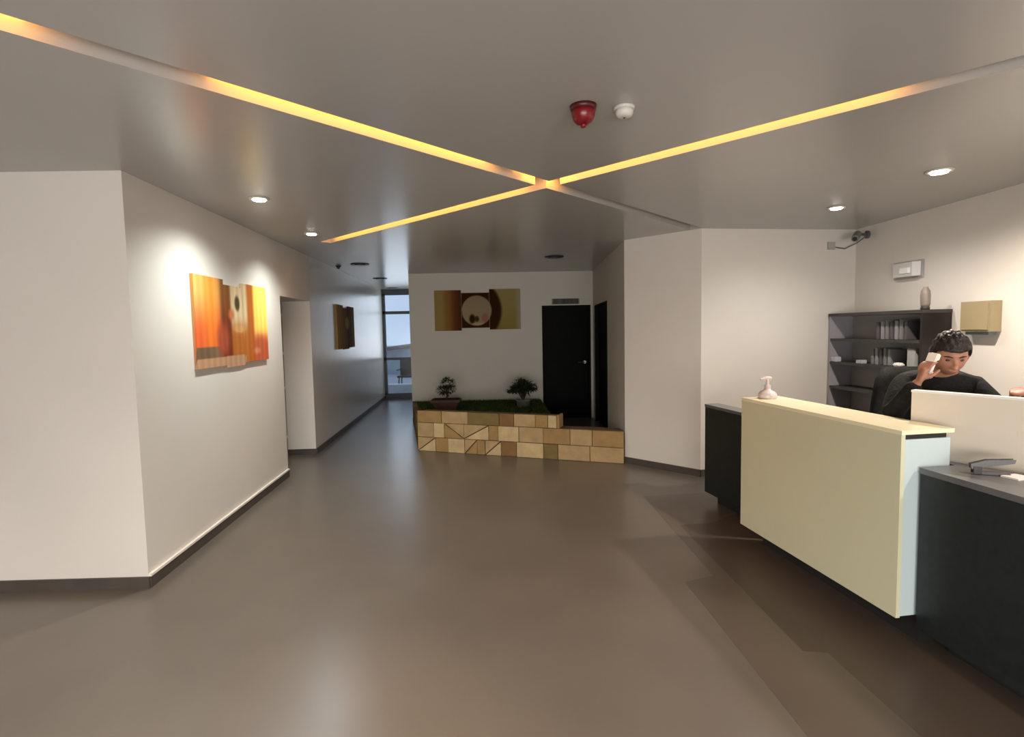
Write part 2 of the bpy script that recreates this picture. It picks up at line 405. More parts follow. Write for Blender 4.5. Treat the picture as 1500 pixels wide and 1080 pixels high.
def stone(name_pts, z0, z1, k, depth=.035):
    """block on the front: list of (u, z) outline pushed forward"""
    bm = bmesh.new(); pr = random.uniform(-.008, .006)
    f = [bm.verts.new((*pt(u, pr), z)) for u, z in name_pts]; b = [bm.verts.new((*pt(u, depth), z)) for u, z in name_pts]
    n = len(f); bm.faces.new(f); bm.faces.new(b[::-1])
    for i in range(n): bm.faces.new((f[i], f[(i+1) % n], b[(i+1) % n], b[i]))
    obj('stone', bm, STONES[k], pl, bevel=.004)
g = .004
def row(us, z0, z1, ks):
    for i, (a, b) in enumerate(zip(us, us[1:])):
        k = ks[i]
        if isinstance(k, tuple):       # block split by a diagonal into two stones
            t = k[2]
            if t > 0:
                stone([(a+g, z0+g), (b-g-.01, z0+g), (a+g, z1-g-.01)], z0, z1, k[0])
                stone([(b-g, z0+g+.01), (b-g, z1-g), (a+g+.01, z1-g)], z0, z1, k[1])
            else:
                stone([(a+g, z0+g+.01), (b-g-.01, z1-g), (a+g, z1-g)], z0, z1, k[0])
                stone([(a+g+.01, z0+g), (b-g, z0+g), (b-g, z1-g-.01)], z0, z1, k[1])
        else:
            stone([(a+g, z0+g), (b-g, z0+g), (b-g, z1-g), (a+g, z1-g)], z0, z1, k)
row([0, .265, .45, .69, .87, .98, 1.20, 1.41, 1.76, 1.945, 2.34, FLn-.01], .0, .19, [(1, 0, -1), 2, 0, (1, 2, -1), 2, (1, 0, -1), 3, 0, 4, 1, 1])
row([0, .24, .40, .68, 1.03, 1.165, 1.44, 1.76, 2.10, 2.37, FLn-.01], .19, .385, [1, 0, (2, 1, 1), (1, 0, -1), 2, 0, 1, 2, 1, 2])
row([0, .36, .74, 1.18, 1.375, 1.66, 1.82, UX], .385, .545, [2, 1, 4, 3, 1, 2, 0])
# left return of the planter
sd = (S1-F0); sL = sd.length; sd.normalize(); sn2 = Vector((sd.y, -sd.x))   # towards the bed
s_ = [0, .35, .72, 1.05, 1.5, 1.95, sL]
for zi, (z0, z1) in enumerate(((0, .19), (.19, .375))):
    for i, (a, b) in enumerate(zip(s_, s_[1:])):
        a2 = a+(.12 if zi == 1 and i else 0); b2 = b+(.12 if zi == 1 and i < len(s_)-2 else 0)
        p, q = F0+sd*(a2+g), F0+sd*(b2-g); o2 = sn2*random.uniform(-.004, .006)
        obj('stone', P([tuple(p+o2), tuple(q+o2), tuple(q+sn2*.06), tuple(p+sn2*.06)], z0+g, z1-g), STONES[[4, 3, 2, 4, 3, 2][(i+zi) % 6]], pl, bevel=.004)
# right end of the upper step
obj('stone', P([pt(UX+.001, .02), pt(UX+.03, .02), pt(UX+.03, .20), pt(UX+.001, .20)], .385, .545), STONES[2], pl, bevel=.004)
bed = [pt(.06, .2), pt(UX-.02, .2), (.49, 9.57), (S1.x+.06, S1.y-.02)]
obj('soil_bed', P([pt(.17, .2), pt(UX-.19, .2), (.33, 9.6), (S1.x+.19, S1.y)], .1, .36), SOIL, pl)
bm = bmesh.new()
for i in range(12000):
    a, b = random.random(), random.random()
    p = lerp(lerp(bed[0], bed[1], a), lerp(bed[3], bed[2], a), b)
    h = random.uniform(.02, .045); th = random.random()*PI; dx, dy = math.cos(th)*.006, math.sin(th)*.006
    lx, ly = random.uniform(-.02, .02), random.uniform(-.02, .02)
    vs = [bm.verts.new((p[0]-dx, p[1]-dy, .358)), bm.verts.new((p[0]+dx, p[1]+dy, .358)), bm.verts.new((p[0]+lx, p[1]+ly, .358+h))]
    bm.faces.new(vs)
gr = tag(obj('grass', bm, GRASS), 'dark green grass growing in the stone planter', 'grass'); gr['kind'] = 'stuff'

def leaf(bm, base, d, L, wd, droop=.3):
    """folded pointed leaf of six faces"""
    d = Vector(d).normalized(); s = d.cross(Vector((0, 0, 1)))
    s = s.normalized() if s.length > .01 else Vector((1, 0, 0)); u = s.cross(d)
    pts = []
    for t, ww in ((0, .1), (.35, 1), (.7, .75), (1, 0)):
        c = Vector(base)+d*L*t - Vector((0, 0, 1))*droop*L*t*t
        pts.append((c-s*ww*wd/2+u*.12*wd*ww, c, c+s*ww*wd/2+u*.12*wd*ww))
    V = [[bm.verts.new(p) for p in r] for r in pts[:-1]]; tip = bm.verts.new(pts[-1][1])
    for a, b in zip(V, V[1:]):
        bm.faces.new((a[0], a[1], b[1], b[0])); bm.faces.new((a[1], a[2], b[2], b[1]))
    bm.faces.new((V[-1][0], V[-1][1], tip)); bm.faces.new((V[-1][1], V[-1][2], tip))
# bonsai in a wide brown pot
bx, by, bz = -1.03, 8.40, .38
bo = thing('bonsai', 'small bonsai tree in a wide brown pot on the planter grass, left', 'potted plant', (bx, by, bz))
bm = bmesh.new()
for z0, z1, a0, a1 in ((0, .025, .14, .15), (.025, .13, .15, .20), (.13, .165, .225, .225)):
    r0 = [bm.verts.new((bx+sx*a0, by+sy*a0*.62, bz+z0)) for sx, sy in ((-1, -1), (1, -1), (1, 1), (-1, 1))]
    r1 = [bm.verts.new((bx+sx*a1, by+sy*a1*.62, bz+z1)) for sx, sy in ((-1, -1), (1, -1), (1, 1), (-1, 1))]
    bm.faces.new(r0[::-1]); bm.faces.new(r1)
    for i in range(4): bm.faces.new((r0[i], r0[(i+1) % 4], r1[(i+1) % 4], r1[i]))
obj('pot', bm, TERRA, bo)
obj('soil', B((bx, by, bz+.168), (.40, .24, .012)), SOIL, bo)
bm = tube(bmesh.new(), [(bx, by, bz+.17), (bx+.03, by, bz+.22), (bx+.005, by, bz+.28), (bx+.02, by, bz+.36)], [.028, .022, .018, .012])
tube(bm, [(bx+.02, by, bz+.26), (bx-.06, by-.01, bz+.31), (bx-.09, by, bz+.34)], [.012, .009, .006])
tube(bm, [(bx+.01, by, bz+.30), (bx+.07, by+.02, bz+.36)], [.010, .006])
obj('trunk', bm, BARK, bo)
bm = bmesh.new()
for cx, cz, rx, rz, n in ((.03, .41, .12, .09, 480), (-.04, .31, .11, .06, 300), (.06, .33, .10, .06, 220)):
    for i in range(n):
        v = Vector((random.gauss(0, .5), random.gauss(0, .5), random.gauss(0, .5))); v.normalize(); v *= random.uniform(.5, 1)
        p = (bx+cx+v.x*rx, by+v.y*rx, bz+cz+v.z*rz)
        leaf(bm, p, (v.x+random.uniform(-.5, .5), v.y, v.z+.3), random.uniform(.025, .04), .016)
obj('foliage', bm, LEAFD, bo)['kind'] = 'stuff'
# bushy plant in a pale pot
qx, qy, qz = .17, 8.70, .36
bp_ = thing('bushy_plant', 'larger bushy dark green plant on the planter grass near the black door', 'potted plant', (qx, qy, qz))
obj('pot', Lt([(.08, 0), (.10, .01), (.115, .10), (.125, .105), (.125, .12), (.11, .12)], (qx, qy, qz)), POTW, bp_, smooth=True)
obj('soil', Lt([(.105, .10), (.105, .118)], (qx, qy, qz)), SOIL, bp_)
bs = bmesh.new(); bf = bmesh.new()
for i in range(40):
    th = random.random()*2*PI; e = random.uniform(.1, 1.0); L = random.uniform(.20, .34)
    tip = Vector((qx+math.cos(th)*e*.26, qy+math.sin(th)*e*.26, qz+.12+L*(1.32-.75*e)))
    mid = Vector((qx+math.cos(th)*e*.08, qy+math.sin(th)*e*.08, qz+.12+L*.5))
    tube(bs, [(qx, qy, qz+.10), mid, tip], [.007, .005, .003], 5)
    for k in range(22):
        t = random.uniform(.25, 1); p = mid.lerp(tip, t) if t > .3 else Vector((qx, qy, qz+.15)).lerp(mid, t*3)
        a = random.random()*2*PI
        leaf(bf, p, (math.cos(a), math.sin(a), random.uniform(-.3, .9)), random.uniform(.06, .11), random.uniform(.025, .038), .4)
obj('stem', bs, BARK, bp_); obj('foliage', bf, LEAFG, bp_)['kind'] = 'stuff'

# ------------------------------------------------------------------ printed canvases (flat prints)
def vcol(name):
    m = bpy.data.materials.new(name); m.use_nodes = True; nt = m.node_tree
    a = nt.nodes.new('ShaderNodeVertexColor'); a.layer_name = 'print'
    nt.links.new(a.outputs[0], nt.nodes['Principled BSDF'].inputs['Base Color'])
    nt.nodes['Principled BSDF'].inputs['Roughness'].default_value = .85
    nt.nodes['Principled BSDF'].inputs['Specular IOR Level'].default_value = .08
    return m
PRINT = vcol('canvas_print')
def s2l(c): return tuple(((x/255)/12.92 if x/255 <= .04045 else ((x/255+.055)/1.055)**2.4) for x in c)
def canvas(parent, p, q, u0, u1, z0, z1, fn_, t=.025, res=90):
    """canvas panel on the wall plane p->q between metres u0..u1; fn_(u,v) gives an sRGB colour"""
    p, q = Vector(p), Vector(q); d = (q-p).normalized(); n = Vector((d.y, -d.x))
    nx = max(4, int((u1-u0)*res)); nz = max(4, int((z1-z0)*res))
    bm = bmesh.new(); G = []
    for j in range(nz+1):
        G.append([bm.verts.new((*(p+d*(u0+(u1-u0)*i/nx)+n*t), z0+(z1-z0)*j/nz)) for i in range(nx+1)])
    for j in range(nz):
        for i in range(nx): bm.faces.new((G[j][i], G[j][i+1], G[j+1][i+1], G[j+1][i]))
    # sides and back
    bk = [bm.verts.new((*(p+d*u+n*.001), z)) for u, z in ((u0, z0), (u1, z0), (u1, z1), (u0, z1))]
    bm.faces.new(bk[::-1])
    bm.faces.new([bk[0], bk[1]]+G[0][::-1]); bm.faces.new([bk[2], bk[3]]+G[-1]); 
    bm.faces.new([bk[1], bk[2]]+[r[-1] for r in G][::-1]); bm.faces.new([bk[3], bk[0]]+[r[0] for r in G])
    o = obj('canvas', bm, PRINT, parent)
    ca = o.data.color_attributes.new('print', 'FLOAT_COLOR', 'POINT')
    for i, v in enumerate(o.data.vertices):
        uu = (Vector(v.co[:2])-p).dot(d)
        ca.data[i].color = (*s2l(fn_(uu, v.co.z)), 1)
    return o
def mixc(a, b, t):
    t = max(0, min(1, t)); t = t*t*(3-2*t)
    return tuple(x+(y-x)*t for x, y in zip(a, b))
def blob(c, u, v, cu, cv, ru, rv, col, soft=.35):
    r = math.hypot((u-cu)/ru, (v-cv)/rv)
    return mixc(col, c, (r-1+soft)/(2*soft)*1.0) if r < 1+soft else c

# picture A on the left wall
Au0, Au1, Az0, Az1 = .735, 2.19, 1.345, 2.065
def printA(u, z):
    s = (u-Au0)/(Au1-Au0); v = (z-Az0)/(Az1-Az0)
    # bands from left to right, with vertical gradients
    left = mixc((216, 96, 52), (214, 160, 90), (v-.35)/.5)
    left = mixc(left, (232, 130, 40), math.exp(-((s-.18)/.10)**2)*.6)
    if v < .22: left = mixc((110, 88, 66), (125, 100, 76), (s-.1)*6)
    dark = mixc((112, 50, 28), (128, 84, 44), (v-.3)*1.5)
    mid = mixc((176, 104, 44), (214, 190, 150), (v-.32)/.3)
    yel = mixc((190, 90, 60), (250, 205, 100), (v-.22)/.25)
    c = left
    c = mixc(c, dark, (s-.26)/.06)
    c = mixc(c, mid, (s-.42)/.04)
    c = mixc(c, (176, 96, 40), (s-.64)/.06)
    c = mixc(c, yel, (s-.74)/.06)
    c = blob(c, s, v, .53, .74, .035, .09, (84, 70, 40))
    c = blob(c, s, v, .44, .60, .035, .06, (196, 112, 74), .7)
    c = blob(c, s, v, .55, .43, .08, .05, (206, 150, 96))
    c = blob(c, s, v, .32, .30, .08, .18, (160, 78, 52), .6)
    c = blob(c, s, v, .86, .20, .10, .13, (180, 90, 58), .6)
    c = blob(c, s, v, .80, .14, .05, .04, (204, 132, 94), .7)
    if v < .10 and s < .62: c = (182, 140, 108)
    c = tuple(x*(1+.04*math.sin(s*90)) for x in c)
    return c
ca = thing('wall_picture', 'bright orange three-panel wine barrel print on the left wall', 'picture', (-2.45, 4.85, 1.35), 'three-panel wall prints')
canvas(ca, P1, P4, Au0, 1.235, 1.345, 2.065, printA)
canvas(ca, P1, P4, 1.240, 1.62, 1.325, 2.025, printA, t=.02)
canvas(ca, P1, P4, 1.625, 2.19, 1.350, 2.065, printA)
# picture B on the corridor wall
Bu0, Bu1 = 5.12, 6.30
def printB(u, z):
    s = (u-Bu0)/(Bu1-Bu0); v = (z-1.34)/.70
    c = mixc((160, 126, 70), (122, 88, 40), s*2)
    c = mixc(c, (92, 66, 40), (s-.45)*4)
    c = mixc(c, (138, 108, 70), (s-.8)*5)
    c = blob(c, s, v, .6, .6, .12, .14, (150, 120, 84))
    return tuple(x*(1+.08*math.sin(s*60+v*4)) for x in c)
cbp = thing('wall_picture', 'dim brown print on the corridor wall', 'picture', (-2.75, 9.1, 1.345), 'three-panel wall prints')
canvas(cbp, P1, P4, Bu0, 5.55, 1.345, 2.045, printB)
canvas(cbp, P1, P4, 5.555, 5.93, 1.33, 2.01, printB, t=.02)
canvas(cbp, P1, P4, 5.935, 6.36, 1.35, 2.045, printB)
# picture C on the back wall: staves, a round barrel opening with a small still life
def printC(u, z):
    s = u; v = z
    X = BK0[0]+u   # metres along wall
    c = mixc((150, 128, 74), (140, 96, 52), (X+1.22)/.12)
    c = mixc(c, (94, 56, 30), (X+1.10)/.15)
    c = mixc(c, (58, 30, 10), (X+.98)/.22)
    r = math.hypot((X+.575)/.27, (z-1.945)/.27)
    rr = math.hypot(X+.60, z-1.945)
    if X > -.35:
        yl = mixc((140, 124, 66), (150, 134, 84), (z-1.6)*1.6)
        yl = mixc(yl, (120, 84, 44), (1.75-z)*3-(X+.2)*1.2)
        c = mixc((52, 30, 8), yl, (math.hypot(X+.60, (z-1.945)*.85)-.40)/.07)
        c = mixc(c, (158, 148, 124), (X-.05)*8)
    if X > -.85 and X <= -.35: c = (56, 32, 10)
    if rr < .275:
        i = mixc((152, 132, 104), (140, 120, 92), (z-1.9)*2)
        i = blob(i, X, z, -.68, 1.80, .05, .08, (48, 34, 10))
        i = blob(i, X, z, -.60, 1.80, .04, .05, (70, 56, 20))
        i = blob(i, X, z, -.46, 1.82, .055, .075, (150, 104, 88))
        i = blob(i, X, z, -.57, 1.70, .13, .03, (176, 156, 122))
        c = mixc(i, c, (rr-.25)/.025)
    return c
cc = thing('wall_picture', 'print of a round barrel opening on the back wall above the planter', 'picture', (-.6, 9.62, 1.6), 'three-panel wall prints')
canvas(cc, BK0, BK1, .44, .905, 1.60, 2.305, printC, res=110)
canvas(cc, BK0, BK1, .910, 1.395, 1.645, 2.255, printC, t=.02, res=110)
canvas(cc, BK0, BK1, 1.400, 1.945, 1.61, 2.315, printC, res=110)

# ------------------------------------------------------------------ reception counters
# white raised counter
W0, W1 = Vector((1.855, 2.578)), Vector((1.648, 3.90))
wd_ = (W1-W0).normalized(); wn_ = Vector((wd_.y, -wd_.x))       # towards the staff side
wp = lambda s, t: tuple(W0+wd_*s+wn_*t)
WL = (W1-W0).length
rc = thing('raised_counter', 'cream raised reception counter box with pale blue-white end', 'counter', (1.9, 3.25, 0))
obj('front_panel', P([wp(0, 0), wp(WL, 0), wp(WL, .022), wp(0, .022)], .155, 1.062), CREAM, rc, bevel=.002)
obj('carcass', P([wp(.012, .026), wp(WL-.012, .026), wp(WL-.012, .285), wp(.012, .285)], .155, 1.035), WHITELAM, rc, bevel=.002)['label'] = 'pale blue-white end and body'
obj('shadow_gap', P([wp(.02, .03), wp(WL-.02, .03), wp(WL-.02, .27), wp(.02, .27)], 1.035, 1.062), DARKP, rc)
obj('top', P([wp(-.002, 0), wp(WL+.002, 0), wp(WL+.002, .292), wp(-.002, .292)], 1.062, 1.082), CREAMTOP, rc, bevel=.002)['label'] = 'pale yellow top'
obj('kick_base', P([wp(.03, .16), wp(WL-.03, .16), wp(WL-.03, .27), wp(.03, .27)], 0, .155), DARKP, rc)
# dark low counter, far (left) part
lc = thing('low_counter', 'dark low counter section at the far end of the reception desk', 'counter', (1.95, 4.5, 0))
a, b = Vector((1.732, 4.876)), Vector((1.925, 3.965))
d = (b-a).normalized(); n = Vector((-d.y, d.x))
ll = (b-a).length
cp = lambda s, t: tuple(a+d*s+n*t)
obj('body', P([cp(0, 0), cp(ll, 0), cp(ll, .13), cp(0, .13)], .10, .875), CHAR, lc, bevel=.003)
obj('worktop', P([cp(-.003, -.003), cp(ll, -.003), cp(ll, .135), cp(-.003, .135)], .875, .90), SLATE, lc, bevel=.003)['label'] = 'grey slate ledge'
obj('kick_base', P([cp(.05, .10), cp(ll+.15, .10), cp(ll+.15, .6), cp(.05, .6)], 0, .10), DARKP, lc)
obj('desktop', P([cp(.0, .131), cp(ll, .131), cp(ll, .70), cp(.0, .70)], .72, .75), CHAR, lc, bevel=.003)
obj('end_panel', P([cp(.0, .131), cp(.03, .131), cp(.03, .70), cp(.0, .70)], .10, .72), CHAR, lc)
# dark low counter, near (right) part
nc = thing('low_counter', 'large dark low counter section at the near right with a slate ledge', 'counter', (2.2, 2.0, 0))
obj('body', P([(1.962, 2.588), (2.150, 2.618), (2.135, 2.775), (2.30, 2.44), (2.60, 1.93), (2.95, 1.32), (2.125, 1.22)], .10, .872), CHAR, nc)
obj('worktop', P([(1.956, 2.590), (2.150, 2.619), (2.140, 2.770), (2.312, 2.455), (2.615, 1.93), (2.97, 1.30), (2.119, 1.21)], .872, .90), SLATE, nc, bevel=.002)['label'] = 'grey slate ledge'
obj('kick_base', P([(2.09, 2.54), (2.16, 2.55), (2.30, 2.35), (2.9, 1.35), (2.26, 1.26)], 0, .10), DARKP, nc)
# pale screen behind the near counter
sc = thing('counter_screen', 'tall pale cream screen panel standing behind the near dark counter', 'screen', (2.5, 2.2, 0))
A_, B_ = Vector((2.108, 2.865)), Vector((2.99, 1.325))
dd = (B_-A_).normalized(); nn = Vector((-dd.y, dd.x))
obj('panel', P([tuple(A_), tuple(B_), tuple(B_+nn*.04), tuple(A_+nn*.04)], .02, 1.232), PANELW, sc, bevel=.003)
obj('cap', P([tuple(A_-nn*.002-dd*.002), tuple(B_-nn*.002), tuple(B_+nn*.044), tuple(A_+nn*.044-dd*.002)], 1.232, 1.243), PAPER, sc, bevel=.002)
obj('foot', P([tuple(A_+dd*.05+nn*.005), tuple(B_-dd*.05+nn*.005), tuple(B_-dd*.05+nn*.035), tuple(A_+dd*.05+nn*.035)], 0, .02), DARKP, sc)

# sanitizer bottle on the far end of the cream top
sx_, sy_, sz_ = 1.80, 3.83, 1.082
sb = thing('pump_bottle', 'clear pump bottle on the far end of the cream counter top', 'bottle', (sx_, sy_, sz_))
SAN = mat('clear_gel_plastic', (.62, .56, .54), .15, .5, noise=.05)
PUMP = mat('pump_plastic', (.55, .46, .44), .4, .5, noise=.05)
obj('bottle_body', Lt([(.058, 0), (.062, .006), (.062, .030), (.050, .048), (.024, .062), (.020, .072)], (sx_, sy_, sz_)), SAN, sb, smooth=True)
obj('collar', Lt([(.021, .070), (.021, .096)], (sx_, sy_, sz_), 16), PUMP, sb)
bm = tube(bmesh.new(), [(sx_, sy_, sz_+.094), (sx_, sy_, sz_+.135)], .012)
tube(bm, [(sx_+.022, sy_+.005, sz_+.140), (sx_-.02, sy_-.004, sz_+.144), (sx_-.058, sy_-.012, sz_+.138)], [.015, .012, .006])
obj('pump_head', bm, PUMP, sb)
# stapler and paper on the near counter
st = thing('stapler', 'dark grey stapler with raised arm on the near dark counter', 'stapler', (2.165, 2.42, .90))
rz = math.radians(-22)
Rm = Matrix.Translation((2.17, 2.44, .90)) @ Matrix.Rotation(rz, 4, 'Z')
def T(bm): bmesh.ops.transform(bm, matrix=Rm, verts=bm.verts); return bm
obj('base', T(B((0, 0, .008), (.13, .034, .012))), GREYP, st, bevel=.003)
bm = bmesh.new(); v = [bm.verts.new(p) for p in ((-.075, -.015, .028), (.075, -.015, .062), (.078, -.015, .074), (-.02, -.015, .066), (-.078, -.015, .045))]
w2 = [bm.verts.new((q.co.x, .015, q.co.z)) for q in v]; bm.faces.new(v); bm.faces.new(w2[::-1])
for i in range(5): bm.faces.new((v[i], v[(i+1) % 5], w2[(i+1) % 5], w2[i]))
obj('arm', T(bm), GREYP, st, bevel=.003)
bm = bmesh.new(); box(bm, (-.055, -.017, .02), (.03, .004, .034)); box(bm, (-.055, .017, .02), (.03, .004, .034)); box(bm, (-.055, 0, .018), (.022, .030, .02))
obj('hinge', T(bm), DARKP, st)
for k, (x, y, r, lb) in enumerate(((2.235, 2.385, .25, 'white slip of paper lying in front of the stapler'), (2.30, 2.27, -.5, 'white paper pad at the right edge behind the slate ledge'))):
    ob = B((x, y, .9035+.004*k), (.09+.05*k, .07, .007+.008*k), r)
    tag(obj('paper_pad', ob, PAPER), lb, 'paper')

# ------------------------------------------------------------------ shelving on the right wall
SH0, SH1 = Vector((3.425, 5.90)), Vector((3.502, 4.66))
sd_ = (SH1-SH0).normalized(); sn_ = Vector((-sd_.y, sd_.x))    # towards the wall (+x)
spt = lambda s, t: tuple(SH0+sd_*s+sn_*t)
SLn = (SH1-SH0).length; DP = .262
bk_ = thing('shelving_unit', 'dark open shelving unit against the right wall behind the receptionist', 'shelf', (3.5, 4.95, 0))
def sh(name, s0, s1, t0, t1, z0, z1, m, **k): return obj(name, P([spt(s0, t0), spt(s1, t0), spt(s1, t1), spt(s0, t1)], z0, z1), m, bk_, **k)
sh('back_panel', 0.02, SLn-.02, DP-.012, DP, .05, 1.68, SHELFB)
sh('side_panel', 0, .025, 0, DP, 0, 1.70, SHELFE)
sh('side_panel', SLn-.025, SLn, 0, DP, 0, 1.70, mat('shelf_side_black', (.014, .010, .009), .4, .4, noise=.3))['label'] = 'near-black end panel'
bayS = SLn-.03
sh('top_board', -.004, SLn+.004, -.006, DP, 1.675, 1.705, SHELFD)
for z in (1.44, 1.195, .935, .68, .42, .10):
    sh('shelf_board', .025, bayS, 0, DP-.012, z-.024, z, SHELFD)
# things on the shelves
def onshelf(name, label, cat, s, t, z, sz, m, grp=None, bev=.003):
    o = obj(name, B((0, 0, 0), sz), m, bevel=bev)
    c = SH0+sd_*s+sn_*t
    o.location = (c.x, c.y, z+sz[2]/2+.0005); o.rotation_euler = (0, 0, math.atan2(sn_.y, sn_.x))
    return tag(o, label, cat, grp)
FOLD = [mat('folder_grey_%s' % c, v, .6, .3, noise=.1) for c, v in (('dark', (.10, .09, .095)), ('mid', (.19, .185, .18)), ('light', (.26, .25, .25)))]
ORD = 'first second third fourth fifth sixth seventh'.split()
for k in range(7):
    onshelf('folder', ORD[k]+' grey folder from the left in the row on the top shelf', 'folder', .62+k*.058, .16, 1.44, (.17, .035, .165+.01*(k % 3)), FOLD[(k*2) % 3], 'grey folders on the top shelf')
for k in range(5):
    onshelf('folder', ORD[k]+' grey folder from the left in the row on the second shelf', 'folder', .55+k*.055, .16, 1.195, (.16, .034, .15+.012*(k % 2)), FOLD[(k+1) % 3], 'grey folders on the second shelf')
onshelf('small_box', 'pale grey box upright at the near end of the second shelf', 'box', 1.08, .10, 1.195, (.12, .09, .17), mat('pale_box', (.34, .35, .34), .6, .3, noise=.05))
onshelf('small_dish', 'small white dish on the second shelf, left of the pale grey box', 'dish', .93, .05, 1.195, (.07, .08, .035), PAPER, bev=.012)
onshelf('paper_stack', 'small pale lavender stack at the left end of the second shelf', 'paper', .07, .04, 1.195, (.06, .08, .05), mat('lavender_paper', (.5, .48, .55), .7, .2, noise=.03))
onshelf('small_carton', 'small pale carton in the middle of the second shelf', 'box', .43, .06, 1.195, (.06, .08, .035), mat('pale_carton', (.4, .39, .41), .7, .2, noise=.03))
# vase on top of the unit
vb = SH0+sd_*1.17+sn_*.08
vs_ = thing('slim_vase', 'slim taupe vase standing on top of the shelving unit', 'vase', (vb.x, vb.y, 1.705))
VASE = mat('taupe_ceramic', (.23, .19, .155), .4, .5, noise=.15, nscale=12)
obj('vase_body', Lt([(.030, .02), (.036, .05), (.038, .12), (.034, .16), (.020, .185), (.018, .195)], (vb.x, vb.y, 1.705)), VASE, vs_, smooth=True)
obj('base', Lt([(.034, 0), (.036, .018), (.030, .022)], (vb.x, vb.y, 1.705)), DARKP, vs_, smooth=True)

# ------------------------------------------------------------------ fittings on the right walls
rw = (Vector(RB)-Vector(COR)).normalized(); rn = Vector((rw.y, -rw.x))   # into the room (-x)
rp = lambda y, t: (COR[0]+(y-COR[1])*rw.x/rw.y+rn.x*t, y+rn.y*t)
el = thing('emergency_light', 'white oval emergency light on the right wall above the shelving unit', 'emergency light', (3.75, 5.19, 2.02))
EML = mat('emergency_light_shell', (.60, .58, .56), .35, .5, noise=.04)
obj('backplate', P([rp(5.37, .002), rp(5.01, .002), rp(5.01, .02), rp(5.37, .02)], 2.01, 2.17), mat('emergency_light_back', (.36, .35, .34), .5, .4, noise=.04), el, bevel=.006)
obj('housing', P([rp(5.35, .02), rp(5.03, .02), rp(5.07, .07), rp(5.31, .07)], 2.025, 2.155), EML, el, bevel=.012)
obj('lens', P([rp(5.23, .068), rp(5.09, .068), rp(5.11, .085), rp(5.21, .085)], 2.055, 2.105), PAPER, el, bevel=.006)
eb = thing('wall_box', 'beige square box mounted on the right wall beside the shelving unit', 'electrical box', (3.78, 4.36, 1.5))
obj('housing', P([rp(4.50, .002), rp(4.225, .002), rp(4.225, .09), rp(4.50, .09)], 1.515, 1.755), BEIGEP, eb, bevel=.01)
obj('cover', P([rp(4.485, .09), rp(4.24, .09), rp(4.24, .10), rp(4.485, .10)], 1.53, 1.74), BEIGEP, eb, bevel=.004)
obj('lower_strip', P([rp(4.47, .01), rp(4.26, .01), rp(4.26, .07), rp(4.47, .07)], 1.49, 1.515), mat('grey_blue_strip', (.16, .19, .20), .5, .4, noise=.05), eb)  # grey-blue strip under the box
# security camera in the corner
cv = thing('security_camera', 'dark grey security camera in the upper corner above the shelving unit', 'camera', (3.62, 5.80, 2.5))
obj('mount', Lt([(.04, 0), (.04, .02), (.02, .03)], (0, 0, 0), mx=Matrix.Translation((3.705, 5.72, 2.51)) @ Matrix.Rotation(-PI/2, 4, 'Y')), GREYP, cv)
obj('bracket', tube(bmesh.new(), [(3.70, 5.72, 2.51), (3.62, 5.70, 2.51), (3.58, 5.68, 2.50)], .014), GREYP, cv)
mx = Matrix.Translation((3.545, 5.66, 2.485)) @ Euler((math.radians(112), 0, math.radians(-40))).to_matrix().to_4x4()
obj('camera_body', Lt([(.030, -.09), (.036, -.085), (.036, .08), (.032, .09)], mx=mx), mat('camera_shell', (.22, .21, .19), .4, .5, noise=.1), cv, smooth=False)
obj('lens', Lt([(.022, .088), (.022, .096)], mx=mx), DARKP, cv)
obj('junction_box', P([(3.40, 5.90), (3.48, 5.91), (3.48, 5.955), (3.40, 5.945)], 2.39, 2.47), mat('junction_grey', (.42, .40, .36), .5, .4, noise=.05), cv, bevel=.004)
obj('cable', tube(bmesh.new(), [(3.70, 5.74, 2.50), (3.69, 5.88, 2.45), (3.60, 5.94, 2.40), (3.48, 5.935, 2.42)], .006), GREYP, cv)

# ------------------------------------------------------------------ office chair behind the receptionist
oc = thing('office_chair', 'black high-backed office chair beside the receptionist', 'chair', (3.00, 3.90, 0))
cx, cy = 3.00, 3.90
for k in range(5):
    th = k*2*PI/5+.3; ex, ey = cx+.28*math.cos(th), cy+.28*math.sin(th)
    leg = obj('leg', tube(bmesh.new(), [(cx, cy, .10), (ex, ey, .075)], [.03, .02]), DARKP, oc)
    obj('caster', Lt([(.028, -.011), (.03, 0), (.028, .011)], mx=Matrix.Translation((ex, ey, .03)) @ Matrix.Rotation(th, 4, 'Z') @ Matrix.Rotation(PI/2, 4, 'X')), DARKP, leg)
obj('gas_lift', tube(bmesh.new(), [(cx, cy, .08), (cx, cy, .44)], .025, 12), GREYP, oc)
obj('seat', B((cx, cy, .48), (.48, .48, .09), .3), CLOTH, oc, bevel=.035)
bm = bmesh.new()
Rr = Matrix.Translation((cx-.0, cy, 0)) @ Matrix.Rotation(.1, 4, 'Z')
nb = 8; vv = []
for j in range(nb+1):
    z = .58+.68*j/nb; wd2 = .23-.03*abs(j-nb*.4)/nb*2 - (.05 if j == nb else 0)
    yb = .24+.05*math.sin(j/nb*PI)
    vv.append([bm.verts.new(Rr @ Vector((x, yb+.06*(x/.23)**2*-1+dy, z))) for dy in (0, .06) for x in ([-wd2, -wd2*.5, 0, wd2*.5, wd2] if dy == 0 else [wd2, wd2*.5, 0, -wd2*.5, -wd2])])
for a_, b_ in zip(vv, vv[1:]):
    for i in range(10): bm.faces.new((a_[i], a_[(i+1) % 10], b_[(i+1) % 10], b_[i]))
bm.faces.new(vv[0][::-1]); bm.faces.new(vv[-1])
obj('backrest', bm, CLOTH, oc, smooth=True)
obj('back_bracket', tube(bmesh.new(), [(cx, cy+.1, .44), (cx, cy+.32, .48), (cx, cy+.33, .72)], .02), DARKP, oc)
